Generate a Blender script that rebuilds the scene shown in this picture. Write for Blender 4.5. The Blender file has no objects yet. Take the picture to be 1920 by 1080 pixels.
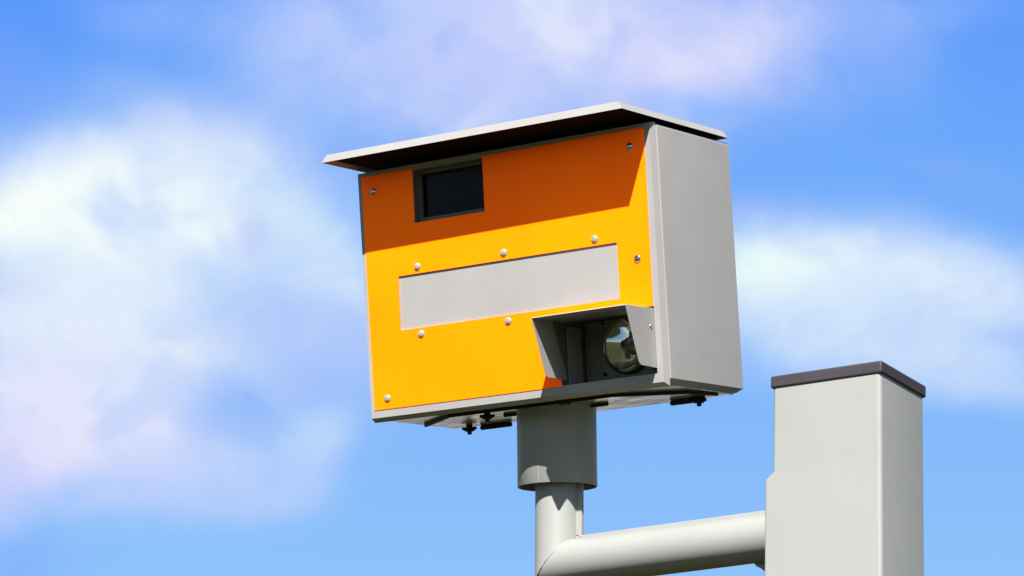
import bpy, bmesh, math
from mathutils import Matrix, Vector

C = bpy.context.scene
COL = C.collection
pi = math.pi

# ------------------------------------------------------------------ camera
CAM_R = Vector((0.839741, 0.542028, 0.032244))
CAM_F = Vector((-0.523392, 0.792201, 0.313814))
CAM_U = Vector((0.144552, -0.280399, 0.948937))
cam_data = bpy.data.cameras.new("camera")
cam = bpy.data.objects.new("camera", cam_data)
COL.objects.link(cam)
m = Matrix((CAM_R, CAM_U, -CAM_F)).transposed().to_4x4()
m.translation = Vector((3.64, -5.72, 1.6))
cam.matrix_world = m
cam_data.sensor_width = 36.0
cam_data.lens = 111.56
cam_data.clip_start = 0.1
cam_data.clip_end = 6000
C.camera = cam

# ------------------------------------------------------------------ exposure
C.view_settings.view_transform = 'Standard'
C.view_settings.look = 'None'
C.view_settings.gamma = 1.0
C.view_settings.use_curve_mapping = False
EXPOSURE = 0.82
C.view_settings.exposure = EXPOSURE

# ------------------------------------------------------------------ sun
SUN = Vector((0.3099, -0.6800, 0.6730)).normalized()
sun_data = bpy.data.lights.new("sun", 'SUN')
sun_data.energy = 5.0
sun_data.angle = math.radians(0.5)
sun_data.color = (1.0, 0.963, 0.915)
sun = bpy.data.objects.new("sun", sun_data)
COL.objects.link(sun)
sun.rotation_euler = SUN.to_track_quat('Z', 'Y').to_euler()

# ------------------------------------------------------------------ world: clear sky with a bank of cumulus
SKY_STRENGTH = 0.05
world = bpy.data.worlds.new("World")
C.world = world
world.use_nodes = True
wt = world.node_tree
wt.nodes.clear()


class NT:
    """small helper to write node trees"""
    def __init__(s, t): s.t = t

    def n(s, kind, **kw):
        nd = s.t.nodes.new(kind)
        for k, v in kw.items(): setattr(nd, k, v)
        return nd

    def put(s, sock, v):
        if hasattr(v, 'is_output'): s.t.links.new(v, sock)
        elif v is not None: sock.default_value = v

    def math(s, op, a, b=None, c=None, clamp=False):
        nd = s.n('ShaderNodeMath', operation=op, use_clamp=clamp)
        for i, v in enumerate((a, b, c)):
            if v is not None: s.put(nd.inputs[i], v)
        return nd.outputs[0]

    def vec(s, op, a, b=None, scale=None):
        nd = s.n('ShaderNodeVectorMath', operation=op)
        s.put(nd.inputs[0], a)
        if b is not None: s.put(nd.inputs[1], b)
        if scale is not None: s.put(nd.inputs['Scale'], scale)
        return nd.outputs['Value'] if op in ('DOT_PRODUCT', 'LENGTH', 'DISTANCE') else nd.outputs[0]

    def comb(s, x, y, z=0.0):
        nd = s.n('ShaderNodeCombineXYZ')
        for i, v in enumerate((x, y, z)): s.put(nd.inputs[i], v)
        return nd.outputs[0]

    def mix(s, f, a, b, mode='MIX'):
        nd = s.n('ShaderNodeMix', data_type='RGBA', blend_type=mode)
        nd.clamp_factor = True
        s.put(nd.inputs['Factor'], f); s.put(nd.inputs['A'], a); s.put(nd.inputs['B'], b)
        return nd.outputs['Result']

    def noise(s, vec, scale, detail=4.0, rough=0.5, dist=0.0):
        nd = s.n('ShaderNodeTexNoise')
        s.put(nd.inputs['Vector'], vec)
        nd.inputs['Scale'].default_value = scale
        nd.inputs['Detail'].default_value = detail
        nd.inputs['Roughness'].default_value = rough
        nd.inputs['Distortion'].default_value = dist
        return nd

    def ramp(s, v, a, b, c=0.0, d=1.0, smooth=False):
        nd = s.n('ShaderNodeMapRange', interpolation_type='SMOOTHSTEP' if smooth else 'LINEAR')
        s.put(nd.inputs['Value'], v)
        for k, q in (('From Min', a), ('From Max', b), ('To Min', c), ('To Max', d)):
            nd.inputs[k].default_value = q
        return nd.outputs[0]


def lin(r, g, b):
    def f(c):
        c /= 255.0
        return c / 12.92 if c <= 0.04045 else ((c + 0.055) / 1.055) ** 2.4
    return Vector((f(r), f(g), f(b)))


def skycol(r, g, b):
    v = lin(r, g, b) / (SKY_STRENGTH * 2 ** EXPOSURE)
    return (v.x, v.y, v.z, 1)


w = NT(wt)
geo = w.n('ShaderNodeTexCoord')
D = w.vec('NORMALIZE', geo.outputs['Generated'])
sky = w.n('ShaderNodeTexSky', sky_type='NISHITA')
sky.sun_disc = False
sky.sun_elevation = math.asin(SUN.z)
sky.sun_rotation = math.atan2(SUN.x, SUN.y)
sky.altitude = 50
sky.air_density = 0.6
sky.dust_density = 0.25
sky.ozone_density = 1.5
# directions are measured in a plane that touches the sky sphere at the middle of the cloud bank
BANK_F = Vector((-0.523392, 0.792201, 0.313814))   # north-west, 18 degrees up
BANK_R = Vector((0.839741, 0.542028, 0.032244))
BANK_U = Vector((0.144552, -0.280399, 0.948937))
df = w.vec('DOT_PRODUCT', D, tuple(BANK_F))
dfc = w.math('MAXIMUM', df, 0.02)
su = w.math('MULTIPLY', w.math('DIVIDE', w.vec('DOT_PRODUCT', D, tuple(BANK_R)), dfc), 6.1975)
sv = w.math('MULTIPLY', w.math('DIVIDE', w.vec('DOT_PRODUCT', D, tuple(BANK_U)), dfc), 6.1975)
P = w.comb(su, sv)          # about -1..1 across the bank
near = w.ramp(df, 0.90, 0.965, 0, 1, True)
# turbulence that ruffles the cloud edges
nz = w.noise(P, 2.4, 3, 0.5)
warp = w.vec('SCALE', w.vec('SUBTRACT', nz.outputs['Color'], (0.5, 0.5, 0.5)), scale=0.15)
Pw = w.vec('ADD', P, warp)
fb = w.noise(w.vec('ADD', Pw, (3.1, 1.7, 0)), 3.0, 5, 0.55).outputs['Fac']
fb2 = w.noise(w.vec('ADD', Pw, (5.7, 4.4, 0)), 7.5, 3.5, 0.55, 0.4).outputs['Fac']
tex = w.math('MULTIPLY', w.ramp(fb, 0.3, 0.68, 0.76, 1.15), w.ramp(fb2, 0.32, 0.68, 0.72, 1.18))

# clear sky: physical sky, tinted the way the photograph's white balance renders it
SKY_TINT = (1.0, 1.0, 1.0, 1)
clear = w.mix(1.0, sky.outputs['Color'], SKY_TINT, 'MULTIPLY')
gr = w.ramp(sv, -0.5625, 0.5625, 0, 1)
near_clear = w.mix(gr, skycol(142, 194, 251), skycol(92, 158, 250))
col = w.mix(near, clear, near_clear)

#        u     v    a    b   amp  rot  colour     (u, v, a, b in hundredths of the bank: 1920 wide)
BANK = [
    (60, 40, 140, 90, 0.5, 0, (86, 146, 250)),
    (270, 35, 130, 50, 0.5, 0, (148, 182, 252)),
    (0, 170, 90, 100, 0.5, 0, (126, 164, 251)),
    (560, 110, 140, 110, 0.65, 20, (164, 193, 252)),
    (780, 70, 310, 150, 0.85, -8, (193, 209, 252)),
    (1080, 60, 400, 170, 1.0, 4, (212, 215, 252)),
    (1340, 105, 185, 95, 0.9, -20, (217, 220, 252)),
    (704, 48, 75, 34, 0.6, 0, (148, 188, 252)),
    (640, 215, 70, 40, 0.5, 0, (140, 186, 252)),
    (1310, 205, 120, 28, 0.6, 6, (128, 178, 252)),
    (880, 190, 210, 75, 0.7, -12, (194, 206, 252)),
    (1640, 20, 120, 90, 0.55, 60, (164, 188, 252)),
    (1790, 10, 130, 40, 0.45, 0, (150, 184, 252)),
    (1900, 90, 90, 130, 0.4, 0, (104, 154, 252)),
    (1780, 320, 150, 35, 0.25, 8, (150, 182, 250)),
    (150, 300, 300, 70, 0.6, -6, (186, 206, 251)),
    (420, 300, 220, 90, 0.9, 25, (198, 214, 251)),
    (280, 400, 330, 140, 1.25, 0, (222, 236, 252)),
    (560, 420, 150, 75, 0.85, 35, (212, 236, 250)),
    (620, 520, 120, 80, 0.85, 20, (200, 222, 251)),
    (230, 430, 190, 150, 1.2, 10, (240, 250, 252)),
    (60, 395, 150, 85, 1.15, 0, (248, 255, 251)),
    (330, 340, 75, 60, 0.7, 0, (232, 244, 252)),
    (480, 440, 55, 60, 0.7, 40, (192, 208, 250)),
    (190, 610, 330, 120, 1.15, 12, (224, 237, 251)),
    (30, 540, 60, 40, 0.6, 30, (205, 214, 250)),
    (540, 620, 230, 80, 0.8, 10, (188, 207, 251)),
    (600, 720, 140, 90, 0.7, 0, (164, 192, 251)),
    (110, 780, 320, 140, 1.05, 8, (228, 230, 252)),
    (140, 850, 240, 70, 0.55, 6, (229, 225, 252)),
    (0, 890, 80, 110, 0.6, 0, (206, 206, 252)),
    (380, 880, 150, 75, 0.65, -10, (190, 210, 252)),
    (430, 770, 80, 70, 0.9, 20, (132, 178, 250)),
    (590, 810, 75, 45, 0.8, -20, (196, 222, 251)),
    (540, 880, 100, 60, 0.8, -10, (184, 208, 252)),
    (220, 945, 260, 35, 0.5, -4, (184, 205, 252)),
    (0, 1060, 130, 70, 0.6, 0, (126, 170, 251)),
    (1400, 390, 130, 40, 0.5, 8, (168, 192, 252)),
    (1560, 520, 330, 100, 1.1, 4, (222, 238, 252)),
    (1800, 545, 260, 85, 0.95, 3, (216, 232, 252)),
    (1430, 505, 160, 70, 1.0, 0, (234, 252, 250)),
    (1620, 625, 300, 85, 1.0, 4, (208, 228, 252)),
    (1900, 630, 80, 30, 0.7, 0, (158, 186, 251)),
    (1790, 700, 200, 62, 0.95, 6, (204, 224, 251)),
    (1390, 670, 70, 40, 0.6, 0, (150, 190, 252)),
]
mask = 0.0
for (u, v, a, b, amp, rot, c) in BANK:
    mp = w.n('ShaderNodeMapping', vector_type='TEXTURE')
    w.put(mp.inputs['Vector'], Pw)
    mp.inputs['Location'].default_value = ((u - 960) / 960, (540 - v) / 960, 0)
    mp.inputs['Rotation'].default_value = (0, 0, math.radians(-rot))
    mp.inputs['Scale'].default_value = (a / 960, b / 960, 1)
    vv = w.vec('MULTIPLY', mp.outputs[0], (1, 1, 0))
    r2 = w.vec('DOT_PRODUCT', vv, vv)
    den = w.math('MULTIPLY', w.math('POWER', 2.71828, w.math('MULTIPLY', w.math('POWER', r2, 1.25), -1.0)), amp)
    den = w.math('MULTIPLY', w.math('MULTIPLY', den, tex), near, clamp=True)
    col = w.mix(den, col, skycol(*c))
    if c[0] > 185: mask = w.math('MAXIMUM', mask, den)
# thinner, shaded patches inside the cloud
b1 = w.noise(w.vec('ADD', Pw, (7.3, 2.1, 0)), 4.6, 3.4, 0.52, 0.4).outputs['Fac']
col = w.mix(w.math('MULTIPLY', mask, w.ramp(b1, 0.46, 0.68, 0, 0.6, True)), col, skycol(180, 206, 251))
b2 = w.noise(w.vec('ADD', Pw, (1.3, 9.1, 0)), 4.2, 3.4, 0.52, 0.4).outputs['Fac']
col = w.mix(w.math('MULTIPLY', mask, w.ramp(b2, 0.50, 0.72, 0, 0.42, True)), col, skycol(238, 247, 252))
# scattered cumulus over the rest of the sky
far_n = w.noise(w.vec('MULTIPLY', D, (1, 1, 2.2)), 2.4, 5, 0.55).outputs['Fac']
far_d = w.math('MULTIPLY', w.ramp(far_n, 0.6, 0.76, 0, 0.35, True), w.math('SUBTRACT', 1.0, near))
zc = w.n('ShaderNodeSeparateXYZ'); w.put(zc.inputs[0], D)
far_d = w.math('MULTIPLY', far_d, w.ramp(zc.outputs[2], 0.0, 0.1, 0, 1))
col = w.mix(far_d, col, skycol(205, 215, 235))
haze_h = w.math('MULTIPLY', w.ramp(zc.outputs[2], 0.06, 0.205, 0.9, 0.0, True), w.ramp(df, 0.55, 0.9, 0, 1, True))  # bright haze below the view, added so the base plate reflects something pale
col = w.mix(haze_h, col, skycol(236, 228, 226))
bg = w.n('ShaderNodeBackground')
w.put(bg.inputs['Color'], col)
bg.inputs['Strength'].default_value = SKY_STRENGTH
wo = w.n('ShaderNodeOutputWorld')
wt.links.new(bg.outputs[0], wo.inputs['Surface'])


# ------------------------------------------------------------------ materials
def new_mat(name):
    mt = bpy.data.materials.new(name)
    mt.use_nodes = True
    t = NT(mt.node_tree)
    bs = mt.node_tree.nodes['Principled BSDF']
    return mt, t, bs


def setp(bs, **kw):
    names = dict(color='Base Color', rough='Roughness', metal='Metallic', spec='Specular IOR Level', coat='Coat Weight', coatr='Coat Roughness')
    for k, v in kw.items(): bs.inputs[names[k]].default_value = v


def painted(name, rgb, rough=0.45, spec=0.4, var=0.06, bump=0.02, grime=0.0):
    mt, t, bs = new_mat(name)
    tc = t.n('ShaderNodeTexCoord').outputs['Object']
    a = t.noise(tc, 7.0, 5, 0.6).outputs['Fac']
    streak = t.noise(t.vec('MULTIPLY', tc, (60, 60, 3.0)), 1.0, 3, 0.5).outputs['Fac']
    f = t.math('ADD', t.ramp(a, 0.3, 0.7, 1 - var, 1 + var * 0.5), t.ramp(streak, 0.3, 0.7, -var * 0.12, var * 0.1))
    base = t.vec('SCALE', tuple(rgb), scale=f)
    if grime:
        g = t.noise(t.vec('MULTIPLY', tc, (9, 9, 22)), 1.6, 6, 0.65).outputs['Fac']
        base = t.mix(t.ramp(g, 0.52, 0.78, 0, grime, True), base, (rgb[0] * .5, rgb[1] * .48, rgb[2] * .42, 1))
    t.put(bs.inputs['Base Color'], base)
    t.put(bs.inputs['Roughness'], t.ramp(a, 0.3, 0.7, rough - 0.06, rough + 0.08))
    bs.inputs['Specular IOR Level'].default_value = spec
    pe = t.noise(tc, 420.0, 2, 0.5).outputs['Fac']
    wav = t.noise(tc, 11.0, 2, 0.5).outputs['Fac']
    bp = t.n('ShaderNodeBump'); bp.inputs['Strength'].default_value = bump; bp.inputs['Distance'].default_value = 0.002
    t.put(bp.inputs['Height'], t.math('ADD', pe, t.math('MULTIPLY', wav, 3.0)))
    t.put(bs.inputs['Normal'], bp.outputs[0])
    return mt


M_HOUSING = painted("housing_paint", (0.390, 0.376, 0.364), grime=0.05)
M_POST = painted("post_paint", (0.345, 0.353, 0.332), rough=0.42, var=0.03, grime=0.03)
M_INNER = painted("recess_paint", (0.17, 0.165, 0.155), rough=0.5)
M_CAP = painted("cap_plastic", (0.050, 0.043, 0.050), rough=0.55, var=0.12)
M_BLACK = painted("black_rubber", (0.018, 0.017, 0.014), rough=0.6, spec=0.25)
M_LID_SHADE = painted("lid_underside_shade", (0.006, 0.005, 0.005), rough=0.85, spec=0.05)  # near-black colour standing in for the deep shade under the lid
M_RIVET = painted("rivet_paint", (0.36, 0.36, 0.35), rough=0.45, var=0.1)
M_BLANK = painted("blank_panel_paint", (0.395, 0.385, 0.372), rough=0.4, grime=0.04)


def metal(name, rgb, rough):
    mt, t, bs = new_mat(name)
    setp(bs, color=(*rgb, 1), metal=1.0, rough=rough)
    return mt


M_CHROME = metal("polished_steel", (0.62, 0.60, 0.57), 0.18)
M_MIRROR = metal("mirror_aluminium", (0.86, 0.87, 0.83), 0.05)
M_BEZEL = metal("steel_bezel", (0.2, 0.2, 0.19), 0.25)

# weathered bare alloy under the cabinet
M_PLATE, t, bs = new_mat("weathered_alloy")
tc = t.n('ShaderNodeTexCoord').outputs['Object']
n1 = t.noise(t.vec('MULTIPLY', tc, (9, 24, 9)), 1.0, 6, 0.6, 1.2).outputs['Fac']
n2 = t.noise(tc, 5.0, 4, 0.6, 0.6).outputs['Fac']
c0 = t.mix(t.ramp(n1, 0.42, 0.64, 0, 1, True), (0.60, 0.56, 0.51, 1), (0.93, 0.90, 0.88, 1))
c0 = t.mix(t.ramp(n2, 0.5, 0.75, 0, 0.7, True), c0, (0.62, 0.57, 0.52, 1))
t.put(bs.inputs['Base Color'], c0)
bs.inputs['Metallic'].default_value = 0.9
t.put(bs.inputs['Roughness'], t.ramp(n1, 0.3, 0.7, 0.34, 0.2))

# orange prismatic sheeting: honeycomb of tiny cells
M_ORANGE, t, bs = new_mat("orange_reflective_sheeting")
tc = t.n('ShaderNodeTexCoord').outputs['Object']
sx = t.n('ShaderNodeSeparateXYZ'); t.put(sx.inputs[0], tc)
pitch = 0.0052
gx = t.math('DIVIDE', sx.outputs[0], pitch)
gz = t.math('DIVIDE', sx.outputs[2], pitch * math.sqrt(3))


def cell(ox, oz):
    fx = t.math('SUBTRACT', t.math('FRACT', t.math('ADD', gx, ox + 500.0)), 0.5)
    fz = t.math('MULTIPLY', t.math('SUBTRACT', t.math('FRACT', t.math('ADD', gz, oz + 500.0)), 0.5), math.sqrt(3))
    return t.math('SQRT', t.math('ADD', t.math('MULTIPLY', fx, fx), t.math('MULTIPLY', fz, fz)))


dist = t.math('MINIMUM', cell(0, 0), cell(0.5, 0.5))
dot = t.ramp(dist, 0.14, 0.36, 1, 0, True)
big = t.noise(tc, 3.2, 4, 0.55).outputs['Fac']
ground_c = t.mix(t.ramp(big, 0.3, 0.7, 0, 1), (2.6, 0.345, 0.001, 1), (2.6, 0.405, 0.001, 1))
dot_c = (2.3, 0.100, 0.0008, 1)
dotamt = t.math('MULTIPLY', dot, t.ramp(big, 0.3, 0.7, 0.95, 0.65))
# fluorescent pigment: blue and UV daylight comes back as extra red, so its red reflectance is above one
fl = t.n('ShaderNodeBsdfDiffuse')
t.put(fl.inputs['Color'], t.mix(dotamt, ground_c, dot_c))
sheen = t.n('ShaderNodeBsdfGlossy'); sheen.inputs['Roughness'].default_value = 0.35
lw = t.n('ShaderNodeFresnel'); lw.inputs['IOR'].default_value = 1.18
mx = t.n('ShaderNodeMixShader')
t.put(mx.inputs[0], lw.outputs[0]); t.put(mx.inputs[1], fl.outputs[0]); t.put(mx.inputs[2], sheen.outputs[0])
for nd in list(t.t.nodes):
    if nd.bl_idname == 'ShaderNodeOutputMaterial': t.put(nd.inputs['Surface'], mx.outputs[0])
bp = t.n('ShaderNodeBump'); bp.inputs['Strength'].default_value = 0.12; bp.inputs['Distance'].default_value = 0.0006
t.put(bp.inputs['Height'], dist)
t.put(fl.inputs['Normal'], bp.outputs[0])
t.put(sheen.inputs['Normal'], bp.outputs[0])
t.t.nodes.remove(bs)

# dark window glass
M_DARKGLASS, t, bs = new_mat("dark_glass")
setp(bs, color=(0.003, 0.003, 0.004, 1), rough=0.08, spec=0.12)
tc = t.n('ShaderNodeTexCoord').outputs['Object']
gn = t.noise(t.vec('MULTIPLY', tc, (14, 14, 26)), 1.0, 4, 0.6, 0.8).outputs['Fac']
t.put(bs.inputs['Roughness'], t.ramp(gn, 0.35, 0.7, 0.05, 0.28))
t.put(bs.inputs['Base Color'], t.mix(t.ramp(gn, 0.45, 0.75, 0, 1, True), (0.002, 0.002, 0.003, 1), (0.012, 0.012, 0.014, 1)))

# thin clear lens
M_LENS = bpy.data.materials.new("clear_lens")
M_LENS.use_nodes = True
nt = M_LENS.node_tree
nt.nodes.clear()
t = NT(nt)
fr = t.n('ShaderNodeFresnel'); fr.inputs['IOR'].default_value = 1.45
tr = t.n('ShaderNodeBsdfTransparent'); tr.inputs['Color'].default_value = (0.98, 0.99, 0.97, 1)
gl = t.n('ShaderNodeBsdfGlossy'); gl.inputs['Roughness'].default_value = 0.03
ms = t.n('ShaderNodeMixShader')
t.put(ms.inputs[0], fr.outputs[0]); t.put(ms.inputs[1], tr.outputs[0]); t.put(ms.inputs[2], gl.outputs[0])
mo = t.n('ShaderNodeOutputMaterial'); t.put(mo.inputs['Surface'], ms.outputs[0])

# grass ground
M_GRASS, t, bs = new_mat("grass")
tc = t.n('ShaderNodeTexCoord').outputs['Object']
g1 = t.noise(tc, 0.35, 6, 0.6).outputs['Fac']
g2 = t.noise(tc, 22.0, 4, 0.7).outputs['Fac']
gc = t.mix(t.ramp(g1, 0.35, 0.65, 0, 1), (0.030, 0.036, 0.007, 1), (0.046, 0.040, 0.010, 1))
gc = t.mix(t.ramp(g2, 0.35, 0.7, 0, 0.6), gc, (0.020, 0.026, 0.006, 1))
t.put(bs.inputs['Base Color'], gc)
setp(bs, rough=0.9, spec=0.15)


# ------------------------------------------------------------------ mesh helpers
def link(name, bm, mat, parent=None, smooth=35, bevel=0.0):
    bmesh.ops.remove_doubles(bm, verts=bm.verts, dist=1e-6)
    bmesh.ops.recalc_face_normals(bm, faces=bm.faces)
    me = bpy.data.meshes.new(name)
    bm.to_mesh(me); bm.free()
    me.materials.append(mat)
    o = bpy.data.objects.new(name, me)
    COL.objects.link(o)
    if parent: o.parent = parent
    if bevel:
        md = o.modifiers.new("bevel", 'BEVEL')
        md.width = bevel; md.segments = 3; md.limit_method = 'ANGLE'; md.angle_limit = math.radians(40)
        md.harden_normals = False
    if smooth:
        for p in me.polygons: p.use_smooth = True
        me.set_sharp_from_angle(angle=math.radians(smooth))
    return o


def empty(name, mat, label, cat):
    o = bpy.data.objects.new(name, None)
    COL.objects.link(o)
    o.empty_display_size = 0.1
    o.matrix_world = mat
    o["label"] = label; o["category"] = cat
    return o


def add_box(bm, x0, x1, y0, y1, z0, z1):
    v = [bm.verts.new((x, y, z)) for x in (x0, x1) for y in (y0, y1) for z in (z0, z1)]
    for f in ((0, 1, 3, 2), (4, 6, 7, 5), (0, 4, 5, 1), (2, 3, 7, 6), (0, 2, 6, 4), (1, 5, 7, 3)):
        bm.faces.new([v[i] for i in f])
    return bm


def loops(bm, ls, cap0=False, cap1=False, closed=True):
    """skin a list of equally long point loops"""
    vs = [[bm.verts.new(p) for p in l] for l in ls]
    n = len(vs[0])
    for a, b in zip(vs, vs[1:]):
        for i in range(n if closed else n - 1):
            j = (i + 1) % n
            bm.faces.new((a[i], a[j], b[j], b[i]))
    if cap0: bm.faces.new(vs[0][::-1])
    if cap1: bm.faces.new(vs[-1])
    return vs


def frame_of(axis):
    a = Vector(axis).normalized()
    h = Vector((0, 0, 1)) if abs(a.z) < 0.9 else Vector((1, 0, 0))
    x = h.cross(a).normalized()
    return x, a.cross(x), a


def lathe(bm, prof, origin=(0, 0, 0), axis=(0, 0, 1), seg=48, cap0=False, cap1=False):
    """prof: (radius, height along axis)"""
    x, y, a = frame_of(axis)
    o = Vector(origin)
    ls = []
    for r, h in prof:
        ls.append([o + a * h + x * (r * math.cos(2 * pi * i / seg)) + y * (r * math.sin(2 * pi * i / seg)) for i in range(seg)])
    loops(bm, ls, cap0, cap1)


def rod(bm, p0, p1, r, seg=20, rnd=0.3):
    p0, p1 = Vector(p0), Vector(p1)
    L = (p1 - p0).length
    e = r * rnd
    lathe(bm, [(r - e, 0), (r - e * .3, e * .3), (r, e), (r, L - e), (r - e * .3, L - e * .3), (r - e, L)], p0, p1 - p0, seg, True, True)


def prism(bm, pts, a0, a1, axis):
    """extrude a 2-D polygon along one axis: axis 0 -> pts are (y,z); 1 -> (x,z); 2 -> (x,y)"""
    def P3(p, h):
        return ((h, p[0], p[1]), (p[0], h, p[1]), (p[0], p[1], h))[axis]
    loops(bm, [[P3(p, a0) for p in pts], [P3(p, a1) for p in pts]], True, True)


def rrect(x0, x1, z0, z1, r, n=5, corners=(1, 1, 1, 1)):
    """rounded rectangle, counter-clockwise; corners BL BR TR TL"""
    out = []
    for k, (cx, cz, a0) in enumerate(((x0, z0, pi), (x1, z0, 1.5 * pi), (x1, z1, 0), (x0, z1, .5 * pi))):
        rr = r * corners[k] if corners[k] else 1e-4
        px = cx + (rr if cx == x0 else -rr); pz = cz + (rr if cz == z0 else -rr)
        for i in range(n + 1):
            a = a0 + .5 * pi * i / n
            out.append((px + rr * math.cos(a), pz + rr * math.sin(a)))
    return out


def grid_plate(bm, xs, zs, holes, y0, y1, fx=lambda x, z: x):
    """flat plate of cells xs x zs without the cells in holes, y0 front, y1 back"""
    nx, nz = len(xs) - 1, len(zs) - 1
    solid = {(i, j) for i in range(nx) for j in range(nz)} - set(holes)
    vf, vb = {}, {}

    def gv(d, i, j, y):
        if (i, j) not in d: d[(i, j)] = bm.verts.new((fx(xs[i], zs[j]), y, zs[j]))
        return d[(i, j)]
    for (i, j) in solid:
        c = ((i, j), (i + 1, j), (i + 1, j + 1), (i, j + 1))
        bm.faces.new([gv(vf, a, b, y0) for a, b in c])
        bm.faces.new([gv(vb, a, b, y1) for a, b in c][::-1])
        for (di, dj, e0, e1) in ((-1, 0, 3, 0), (1, 0, 1, 2), (0, -1, 0, 1), (0, 1, 2, 3)):
            if (i + di, j + dj) not in solid:
                a, b = c[e0], c[e1]
                bm.faces.new((gv(vf, *a, y0), gv(vb, *a, y1), gv(vb, *b, y1), gv(vf, *b, y0)))


# ------------------------------------------------------------------ ground
bm = bmesh.new()
R = 2500
bm.faces.new([bm.verts.new((R * math.cos(2 * pi * i / 64), R * math.sin(2 * pi * i / 64), 0)) for i in range(64)])
g = link("ground", bm, M_GRASS, smooth=0)
g["kind"] = "structure"; g["label"] = "mown green grass below the posts"; g["category"] = "ground"

# ------------------------------------------------------------------ support post
PX1, PY0, PZ = 0.8411, -0.1011, 3.503       # right face, front face, underside of the cap
PW, PD = 0.2504, 0.2015
post = empty("support_post", Matrix.Translation((PX1 - PW / 2, PY0 + PD / 2, 0)),
             "square pale grey steel post with a flat dark grey cap, right of the speed camera", "post")
bm = bmesh.new()
hx, hy = PW / 2, PD / 2
FL = 0.0195
# plan outlines of the shaft with rounded corners; the lower part carries a thicker left side
def post_loop(z, fl):
    r = 0.0085
    out = []
    for k, (cx, cy, a0) in enumerate(((-hx - fl, -hy, pi), (hx, -hy, 1.5 * pi), (hx, hy, 0), (-hx - fl, hy, .5 * pi))):
        px = cx + (r if cx < 0 else -r); py = cy + (r if cy < 0 else -r)
        for i in range(7):
            a = a0 + .5 * pi * i / 6
            out.append((px + r * math.cos(a), py + r * math.sin(a), z))
    return out
loops(bm, [post_loop(0, FL), post_loop(PZ - 0.195, FL), post_loop(PZ - 0.180, 0), post_loop(PZ + 0.004, 0)], True, True)
link("shaft", bm, M_POST, post, smooth=30)
bm = bmesh.new()
cx_, cy_ = hx + 0.0042, hy + 0.0042
add_box(bm, -cx_, cx_, -cy_, cy_, PZ, PZ + 0.0262)
link("cap", bm, M_CAP, post, smooth=35, bevel=0.004)

# ------------------------------------------------------------------ cantilever arm and upright tube (mitred elbow)
ELB = Vector((-0.0022, 0.0125, 3.2090))
UP = Vector((-0.0327, 0.0, 1.0)).normalized()
AL = Vector((1.0, 0.0, 0.012)).normalized()
TR = 0.0502
arm = empty("cantilever_arm", Matrix.Translation(ELB),
            "pale grey round tube arm with welded upright, between square post and speed camera", "arm")
MN = (UP - AL).normalized()                 # normal of the mitre plane through the elbow (contains UP+AL)


def mitred(axis, L, seg=72):
    x, y, a = frame_of(axis)
    lo, hi, ed = [], [], []
    for i in range(seg):
        d = x * (TR * math.cos(2 * pi * i / seg)) + y * (TR * math.sin(2 * pi * i / seg))
        s = -d.dot(MN) / a.dot(MN)
        lo.append(d + a * s); hi.append(d + a * L)
    return lo, hi


bm = bmesh.new()
lo, hi = mitred(UP, 0.30)
loops(bm, [lo, hi], False, True)
link("upright_tube", bm, M_POST, arm, smooth=40)
bm = bmesh.new()
ARM_L = PX1 - PW - FL - ELB.x + 0.01
lo2, hi2 = mitred(AL, ARM_L)
loops(bm, [lo2, hi2], False, True)
link("arm_tube", bm, M_POST, arm, smooth=40)
# weld bead along the mitre
bm = bmesh.new()
n = len(lo)
ring = []
for i in range(n):
    p, q = lo[i], lo[(i + 1) % n]
    tang = (lo[(i + 1) % n] - lo[i - 1]).normalized()
    out = (p - p.dot(tang) * tang).normalized()
    bi = tang.cross(out)
    rb = 0.0017 * (1 + 0.18 * math.sin(i * 2.3) + 0.1 * math.sin(i * 5.1))
    ring.append([p + out * (rb * math.cos(2 * pi * k / 10)) + bi * (rb * 1.5 * math.sin(2 * pi * k / 10)) for k in range(10)])
ring.append(ring[0])
loops(bm, ring)
link("weld_bead", bm, M_POST, arm, smooth=60)
# stiffening ribs on the inside of the elbow
FT, FP = 0.0048, 0.0140
FA = 0.0088
bm = bmesh.new()
def rib_pts(axis, other, s0, s1, FP):
    a, o = axis, other
    return [(a * s0 + o * (TR - 0.004)), (a * s0 + o * (TR + FP)), (a * s1 + o * (TR + FP)), (a * s1 + o * (TR - 0.004))]
oth_up = (AL - UP * AL.dot(UP)).normalized()
oth_al = (UP - AL * AL.dot(UP)).normalized()
for name, pts in (("upright_rib", rib_pts(UP, oth_up, TR + FA, 0.26, FP)), ("arm_rib", rib_pts(AL, oth_al, TR - 0.002, ARM_L, FA))):
    bm = bmesh.new()
    yv = Vector((0, FT, 0))
    loops(bm, [[p - yv for p in pts], [p + yv for p in pts]], True, True)
    link(name, bm, M_POST, arm, smooth=30, bevel=0.0012)
# small weld lump where the ribs meet
bm = bmesh.new()
bmesh.ops.create_icosphere(bm, subdivisions=3, radius=0.0058)
for v in bm.verts:
    v.co = v.co * (1 + 0.08 * math.sin(v.co.x * 900) * math.cos(v.co.z * 700))
    v.co = Vector((v.co.x * 1.2, v.co.y * 1.1, v.co.z * .8)) + AL * (TR + FP * .7) + UP * (TR + FA * .8)
link("weld_lump", bm, M_POST, arm, smooth=60)
# gusset under the arm against the post
bm = bmesh.new()
gx1 = ARM_L - 0.01
gp = [(gx1 - 0.094, -TR + 0.012), (gx1 - 0.086, -TR + 0.001), (gx1 - 0.076, -TR - 0.004), (gx1 - 0.001, -TR - 0.062), (gx1 - 0.001, -TR + 0.012)]
prism(bm, gp, 0.010, 0.030, 1)
link("gusset", bm, M_POST, arm, smooth=30, bevel=0.003)

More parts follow.
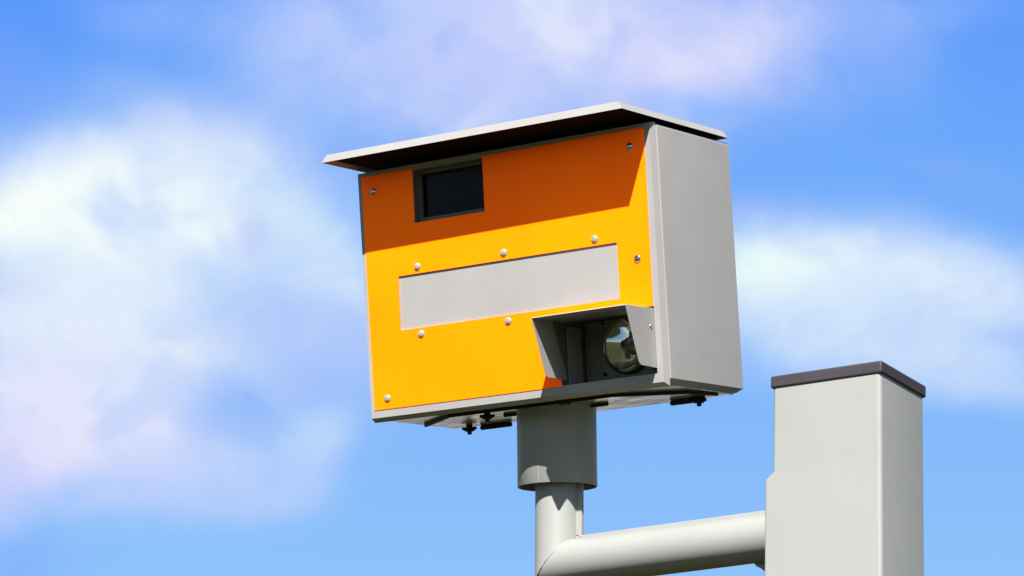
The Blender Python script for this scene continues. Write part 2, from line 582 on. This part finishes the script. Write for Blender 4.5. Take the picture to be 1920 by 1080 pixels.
# ------------------------------------------------------------------ speed camera, built in its own leaning frame
BM_ = Matrix(((0.999689, 0.013552, 0.020920), (-0.009483, 0.982948, -0.183641), (-0.023052, 0.183385, 0.982771))).to_4x4()
BM_.translation = Vector((-0.000613, -0.187624, 3.530999))
box = empty("speed_camera", BM_,
            "grey roadside speed camera cabinet with an orange reflective front, overhanging lid and hooded flash lamp", "speed camera")
HB, ZT, DEP = 0.3857, 0.5596, 0.335

# --- housing: hollow shell, folded bottom edges
def hprof(y, ins, lift=0.0):
    x1, z1 = HB - ins, ZT - ins
    zb, ch = 0.0091, 0.013
    r = 0.007
    pts = [(-x1, z1 - r), (-x1, max(zb, ins)), (-x1 + ch - ins * .4, 0.0 + ins * .6 + lift), (x1 - ch + ins * .4, 0.0 + ins * .6 + lift), (x1, max(zb, ins))]
    tr_ = [(x1 - r + r * math.cos(a), z1 - r + r * math.sin(a)) for a in [k * pi / 12 for k in range(7)]]
    tl_ = [(-x1 + r + r * math.cos(a), z1 - r + r * math.sin(a)) for a in [pi / 2 + k * pi / 12 for k in range(6)]]
    return [(x, y, z) for x, z in pts + tr_ + tl_]
bm = bmesh.new()
Y0 = 0.0185
ls = [hprof(0.20, 0.012), hprof(Y0, 0.012)]
for k in range(6):
    a = k * pi / 10
    ls.append(hprof(Y0 + 0.006 * (1 - math.sin(a)) if False else Y0 + 0.006 * (1 - math.cos(a)), 0.006 * (1 - math.sin(a))))
ls += [hprof(DEP - 0.013, 0.0), hprof(DEP - 0.003, 0.0, 0.0075), hprof(DEP, 0.003, 0.0085)]
loops(bm, ls, True, True)
link("housing", bm, M_HOUSING, box, smooth=28)

# --- front door: shallow flared tray with openings for window and flash
def shear(x, z):
    return x - (0.0088 * z / 0.555 if x < -0.36 else 0)
XS = [-0.3812, -0.2905, -0.239, -0.050, 0.126, 0.2842, 0.3655, 0.380]
ZS = [0.0, 0.0195, 0.1635, 0.1890, 0.3115, 0.4255, 0.5455, 0.5588]
HOLES = [(2, 5), (4, 1), (5, 1), (1, 3), (2, 3), (3, 3), (4, 3)]
bm = bmesh.new()
grid_plate(bm, XS, ZS, HOLES, 0.0, 0.002, shear)
TD, TE = 0.0155, 0.0054
def tray(o, y):
    b = o * 1.55 if o > 0 else o
    l = o * .15 if o > 0 else o
    return [(shear(-0.3812, 0) - l, y, 0 - b), (0.380 + o, y, 0 - b), (0.380 + o, y, 0.5588 + o * .5), (shear(-0.3812, 0.5588) - l, y, 0.5588 + o * .5)]
loops(bm, [tray(0, 0.0), tray(TE, TD), tray(TE - 0.0005, TD + 0.0015), tray(TE - 0.016, TD + 0.0015), tray(TE - 0.016, TD), tray(TE - 0.002, TD), tray(-0.002, 0.002)])
door = link("front_door", bm, M_HOUSING, box, smooth=25, bevel=0.0016)

# --- orange sheeting
def shear2(x, z):
    return x - (0.0085 * z / 0.55 if x < -0.36 else 0) + (0.0025 * (z - 0.16) / 0.39 if x > 0.36 and z > 0.16 else 0)
bm = bmesh.new()
SX = [-0.3708, -0.2905, -0.239, -0.050, 0.126, 0.2842, 0.364]
SZ = [0.0175, 0.1640, 0.1890, 0.3115, 0.4255, 0.5495]
holes = [(2, 4)] + [(4, 0), (5, 0)] + [(1, 2), (2, 2), (3, 2), (4, 2)]
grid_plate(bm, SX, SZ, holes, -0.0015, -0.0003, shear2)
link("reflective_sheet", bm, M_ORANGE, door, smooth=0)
bm = bmesh.new()
add_box(bm, -0.2930, 0.2868, 0.0022, 0.0032, 0.1866, 0.3140)
link("blank_panel", bm, M_BLANK, door, smooth=0)

# --- rivets and screws on the door
def dome(name, x, z, mat, r=0.0083):
    bm = bmesh.new()
    prof = [(r, 0.0), (r, 0.0012)] + [(r * math.cos(a), 0.0012 + r * 0.45 * math.sin(a)) for a in [k * pi / 16 for k in range(1, 8)]] + [(r * .03, 0.0012 + r * .45)]
    lathe(bm, prof, (x, -0.0013, z), (0, -1, 0), 28, False, True)
    return link(name, bm, mat, door, smooth=50)
for x, z in ((-0.2368, 0.3266), (-0.0054, 0.3271), (0.2293, 0.3255), (-0.0026, 0.1756), (-0.2344, 0.1749), (-0.3336, 0.0412)):
    dome("rivet", x, z, M_RIVET)
for x, z in ((-0.3471, 0.5118), (0.3302, 0.5130), (0.3332, 0.2693)):
    s = dome("dome_screw", x, z, M_CHROME)
    s["label"] = "shiny steel domed screw"

# --- viewing window
win = None
bm = bmesh.new()
x0, x1, z0, z1 = -0.239, -0.050, 0.4255, 0.5455
ins = 0.0075
def rect(o, y):
    lo = o + 0.005 if o >= ins else o
    return [(x0 + o, y, z0 + lo), (x1 - o, y, z0 + lo), (x1 - o, y, z1 - o), (x0 + o, y, z1 - o)]
loops(bm, [rect(-.002, 0.0022), rect(0.0005, 0.0022), rect(0.0005, 0.020), rect(ins, 0.020), rect(ins, 0.024), rect(ins + .001, 0.034), rect(-.002, 0.034), rect(-.002, 0.0022)])
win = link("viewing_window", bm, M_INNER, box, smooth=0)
bm = bmesh.new()
add_box(bm, x0 + ins + .0012, x1 - ins - .0012, 0.0262, 0.031, z0 + ins + .0062, z1 - ins - .0012)
link("glass", bm, M_DARKGLASS, win, smooth=0)

# --- flash recess (tub), lamp plate and lamp
bm = bmesh.new()
fx0, fx1, fz0, fz1 = 0.1262, 0.3653, 0.0197, 0.1633
def fr_(o, y): return [(fx0 - o, y, fz0 - o), (fx1 + o, y, fz0 - o), (fx1 + o, y, fz1 + o), (fx0 - o, y, fz1 + o)]
loops(bm, [fr_(0.003, 0.0023), fr_(0.0, 0.0023), fr_(0.0, 0.150), fr_(0.003, 0.153), fr_(0.003, 0.0023)])
bm.faces.new([bm.verts.new(p) for p in fr_(0.0015, 0.149)])
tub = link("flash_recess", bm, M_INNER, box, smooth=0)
bm = bmesh.new()
add_box(bm, 0.1285, 0.1306, 0.024, 0.082, 0.024, 0.150)
link("side_liner", bm, M_HOUSING, tub, smooth=0, bevel=0.0006)
LX, LZ, LY, LR = 0.2480, 0.1005, 0.086, 0.0632
bm = bmesh.new()
# lamp plate with a round hole
px0, px1, pz0, pz1 = 0.1490, 0.3640, 0.0215, 0.1615
seg = 96
outer, inner = [], []
angs = sorted(set([2 * pi * i / seg for i in range(seg)] + [math.atan2(z - LZ, x - LX) % (2 * pi) for x in (px0, px1) for z in (pz0, pz1)]))
for a in angs:
    c, s = math.cos(a), math.sin(a)
    k = min([((px1 if c > 0 else px0) - LX) / c if abs(c) > 1e-9 else 9, ((pz1 if s > 0 else pz0) - LZ) / s if abs(s) > 1e-9 else 9])
    outer.append((LX + c * k, LZ + s * k)); 
rh = min(LR + 0.0005, 0.0605)
for a in angs: inner.append((LX + (LR - 0.004) * math.cos(a) , LZ + (LR - 0.004) * math.sin(a)))
inner = [(x, max(min(z, pz1 - .0008), pz0 + .0008)) for x, z in inner]
Lp = lambda pts, y: [(x, y, z) for x, z in pts]
loops(bm, [Lp(inner, LY + .004), Lp(inner, LY), Lp(outer, LY), Lp(outer, LY + .004), Lp(inner, LY + .004)])
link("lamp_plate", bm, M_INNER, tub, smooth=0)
bm = bmesh.new()
add_box(bm, 0.1320, 0.1480, 0.095, 0.098, 0.0215, 0.1615)
link("back_strip", bm, M_INNER, tub, smooth=0)
for x, z in ((0.1902 - .006, 0.1555), (0.1899 - .006, 0.0440), (0.3080, 0.1555), (0.3080, 0.0440)):
    bm = bmesh.new()
    lathe(bm, [(0.0042, 0), (0.0042, 0.002), (0.003, 0.003), (0.0022, 0.003), (0.0022, 0.0012)], (x, LY - .0001, z), (0, -1, 0), 18, False, True)
    link("screw", bm, M_BLACK, tub, smooth=40)
# lamp
bm = bmesh.new()
lathe(bm, [(LR - 0.0015, 0.0), (LR - .0002, -0.0045), (LR - 0.0022, -0.0065), (LR - 0.0046, -0.005), (LR - 0.0046, 0.0)], (LX, LY - .0002, LZ), (0, 1, 0), 72)
lamp = link("flash_lamp", bm, M_BEZEL, box, smooth=50)
bm = bmesh.new()
RR = LR - 0.0046
prof = [(RR * math.sqrt(k / 96), 0.056 * (1 - k / 96) - 0.0005 + 0.000012 * math.sin(math.sqrt(k / 96) * 75)) for k in range(96, 0, -1)] + [(0.004, 0.0553)]
lathe(bm, prof, (LX, LY, LZ), (0, 1, 0), 72, False, True)
link("reflector", bm, M_MIRROR, lamp, smooth=60)
bm = bmesh.new()
rod(bm, (LX - 0.016, LY + .030, LZ), (LX + 0.016, LY + .030, LZ), 0.0035, 16)
rod(bm, (LX, LY + .050, LZ), (LX, LY + .031, LZ), 0.003, 12)
link("flash_tube", bm, M_RIVET, lamp, smooth=50)
bm = bmesh.new()
prof = [(RR - .0006, -0.0030), (RR * .75, -0.0042), (RR * .4, -0.005), (RR * .1, -0.0054), (.0004, -0.0054)]
lathe(bm, prof, (LX, LY, LZ), (0, 1, 0), 64, False, True)
link("lens", bm, M_LENS, lamp, smooth=60)

# --- flash hood: folded sheet, open below
HX0, HX1, TH = 0.1285, 0.3646, 0.0018
side = [(0.0160, 0.1588), (-0.1115, 0.1570), (-0.1135, 0.1550), (-0.1115, 0.1500), (-0.0875, 0.083), (-0.0728, 0.0432), (-0.0700, 0.0372), (-0.0655, 0.0335), (-0.0600, 0.0322), (-0.0034, 0.0312), (0.0160, 0.0310)]
sin_ = [(y + (0.0 if i in (0, 9) else 0.0), z) for i, (y, z) in enumerate(side)]
bm = bmesh.new()
prism(bm, side, HX1 - TH, HX1, 0)
prism(bm, side, HX0, HX0 + TH, 0)
prism(bm, [(0.0160, 0.1590), (-0.1115, 0.1572), (-0.1137, 0.1552), (-0.1137 + TH, 0.1545), (-0.1113, 0.1554), (0.0160, 0.1572)], HX0 + .0002, HX1 - .0002, 0)
hood = link("flash_hood", bm, M_HOUSING, box, smooth=25, bevel=0.0005)
bm = bmesh.new()
prism(bm, [(-0.032, 0.1560), (0.0150, 0.1560), (0.0150, 0.0330)], HX0 + TH - .0002, HX0 + TH + .0009, 0)
link("inner_flange", bm, M_INNER, hood, smooth=0)
for x, y, z, ax in ((HX1, -0.0166, 0.1192, 1), (HX0, -0.058, 0.0375, -1)):
    bm = bmesh.new()
    lathe(bm, [(0.0036, 0), (0.0036, 0.001), (0.0026, 0.0026), (0.0004, 0.0031)], (x, y, z), (ax, 0, 0), 18, False, True)
    link("hood_screw", bm, M_CHROME, hood, smooth=50)

# --- lid (roof) with flared folded lips
bm = bmesh.new()
RZ, RF, RB, RX, LI, LH = 0.5686, -0.1275, 0.328, 0.3929, 0.0105, 0.0169
def lid(o, z):
    f = o * 0.56
    return [(-RX + o, RF - 0.0058 + f, z - 0.0014), (RX - 0.0030 - o, RF + f, z), (RX - 0.0030 - o, RB - f, z), (-RX + o, RB - f, z - 0.0014)]
loops(bm, [lid(LI + 0.0012, RZ + LH - 0.0022), lid(0.0016, RZ + 0.0002), lid(0.0, RZ), lid(LI, RZ + LH), lid(LI + 0.004, RZ + LH + 0.001)], True, True)
roof = link("lid", bm, M_HOUSING, box, smooth=20, bevel=0.0007)
bm = bmesh.new()
add_box(bm, -RX + 0.020, RX - 0.022, RF + 0.012, RB - 0.012, RZ + 0.0030, RZ + LH - 0.0030)  # added plate that paints the underside of the lid as dark as its shade
link("lid_shade_plate", bm, M_LID_SHADE, roof, smooth=0, bevel=0.002)
for x in (-0.25, 0.25):
    bm = bmesh.new()
    add_box(bm, x - 0.03, x + 0.03, 0.03, 0.29, ZT - 0.001, RZ + 0.0035)
    link("lid_spacer", bm, M_BLACK, roof, smooth=0)

# --- underside: bare alloy plate, rim of the hatch, clamps
bm = bmesh.new()
pl = [(-0.368, 0.052), (0.368, 0.052), (0.368, 0.318), (-0.368, 0.318)]
prism(bm, pl, -0.0035, 0.0005, 2)
base = link("base_plate", bm, M_PLATE, box, smooth=0, bevel=0.0012)
path = [(-0.352, 0.169), (-0.212, 0.060), (0.212, 0.060), (0.344, 0.160), (0.366, 0.250)]
bm = bmesh.new()
pts = [Vector((x, y, 0)) for x, y in path]
ls = []
for i, p in enumerate(pts):
    d0 = (pts[i] - pts[i - 1]).normalized() if i else (pts[1] - pts[0]).normalized()
    d1 = (pts[i + 1] - pts[i]).normalized() if i < len(pts) - 1 else d0
    tg = (d0 + d1).normalized()
    nn = Vector((-tg.y, tg.x, 0)) * (0.004 / max(0.5, tg.dot(d0)))
    ls.append([p - nn + Vector((0, 0, -0.0030)), p + nn + Vector((0, 0, -0.0030)), p + nn + Vector((0, 0, -0.0105)), p - nn + Vector((0, 0, -0.0105))])
loops(bm, ls, True, True)
link("hatch_rim", bm, M_BLACK, base, smooth=0, bevel=0.001)
def knob(x, y, r=0.011):
    bm = bmesh.new()
    lathe(bm, [(r * .55, 0.0), (r * .6, 0.004), (r, 0.006), (r * 1.02, 0.012), (r * .8, 0.0145), (r * .42, 0.015), (r * .42, 0.0205), (r * .36, 0.0215)], (x, y, -0.0030), (0, 0, -1), 12, False, True)
    for a in (0.5, 0.5 + pi):
        c, s = math.cos(a), math.sin(a)
        rod(bm, (x + c * r * .4, y + s * r * .4, -0.0115), (x + c * r * 1.35, y + s * r * 1.35, -0.0105), 0.0036, 10)
    link("clamp_knob", bm, M_BLACK, base, smooth=40)
knob(-0.310, 0.284, 0.0125); knob(-0.1442, 0.1103, 0.0125); knob(0.302, 0.280, 0.0125)
def bar(p0, p1, r=0.0055):
    bm = bmesh.new()
    rod(bm, p0, p1, r, 16, 0.5)
    link("clamp_bar", bm, M_BLACK, base, smooth=50)
bar((-0.297, 0.312, -0.0090), (-0.212, 0.312, -0.0088))
bar((0.226, 0.287, -0.0092), (0.314, 0.287, -0.0090), 0.006)
bar((-0.139, 0.170, -0.0065), (-0.085, 0.170, -0.0065), 0.004)
bar((0.080, 0.188, -0.0065), (0.122, 0.193, -0.0065), 0.004)
bar((0.06, 0.089, -0.0065), (0.09, 0.089, -0.0065), 0.004)

# --- collar (socket) under the cabinet, between cabinet lean and pole
binv = BM_.inverted()
SH = Vector((-0.0142, 0.0220, 0.0))
ct = binv @ (Vector((0.0054, -0.02335, 3.561644)) + SH); cb = binv @ (Vector((-0.0003, -0.0009, 3.3890)) + SH)
CR = 0.0885
bm = bmesh.new()
L = (ct - cb).length
lathe(bm, [(CR - 0.004, L - .01), (CR - 0.004, 0.0003), (CR - 0.0035, 0.0), (CR - 0.0004, 0.0), (CR, 0.0005), (CR, L + 0.012)], cb, ct - cb, 96)
link("collar", bm, M_POST, box, smooth=40)
bm = bmesh.new()
sd = (binv.to_3x3() @ Vector((0.075, -0.995, 0.0))).normalized()
ax = (ct - cb).normalized()
sd = (sd - ax * sd.dot(ax)).normalized()
tn = ax.cross(sd)
q = [cb + sd * (CR - .001) + tn * .0009, cb + sd * (CR + .0006) + tn * .0006, cb + sd * (CR + .0006) - tn * .0006, cb + sd * (CR - .001) - tn * .0009]
loops(bm, [[p + ax * 0.001 for p in q], [p + ax * (L + .004) for p in q]], True, True)
link("collar_seam", bm, M_POST, box, smooth=0)
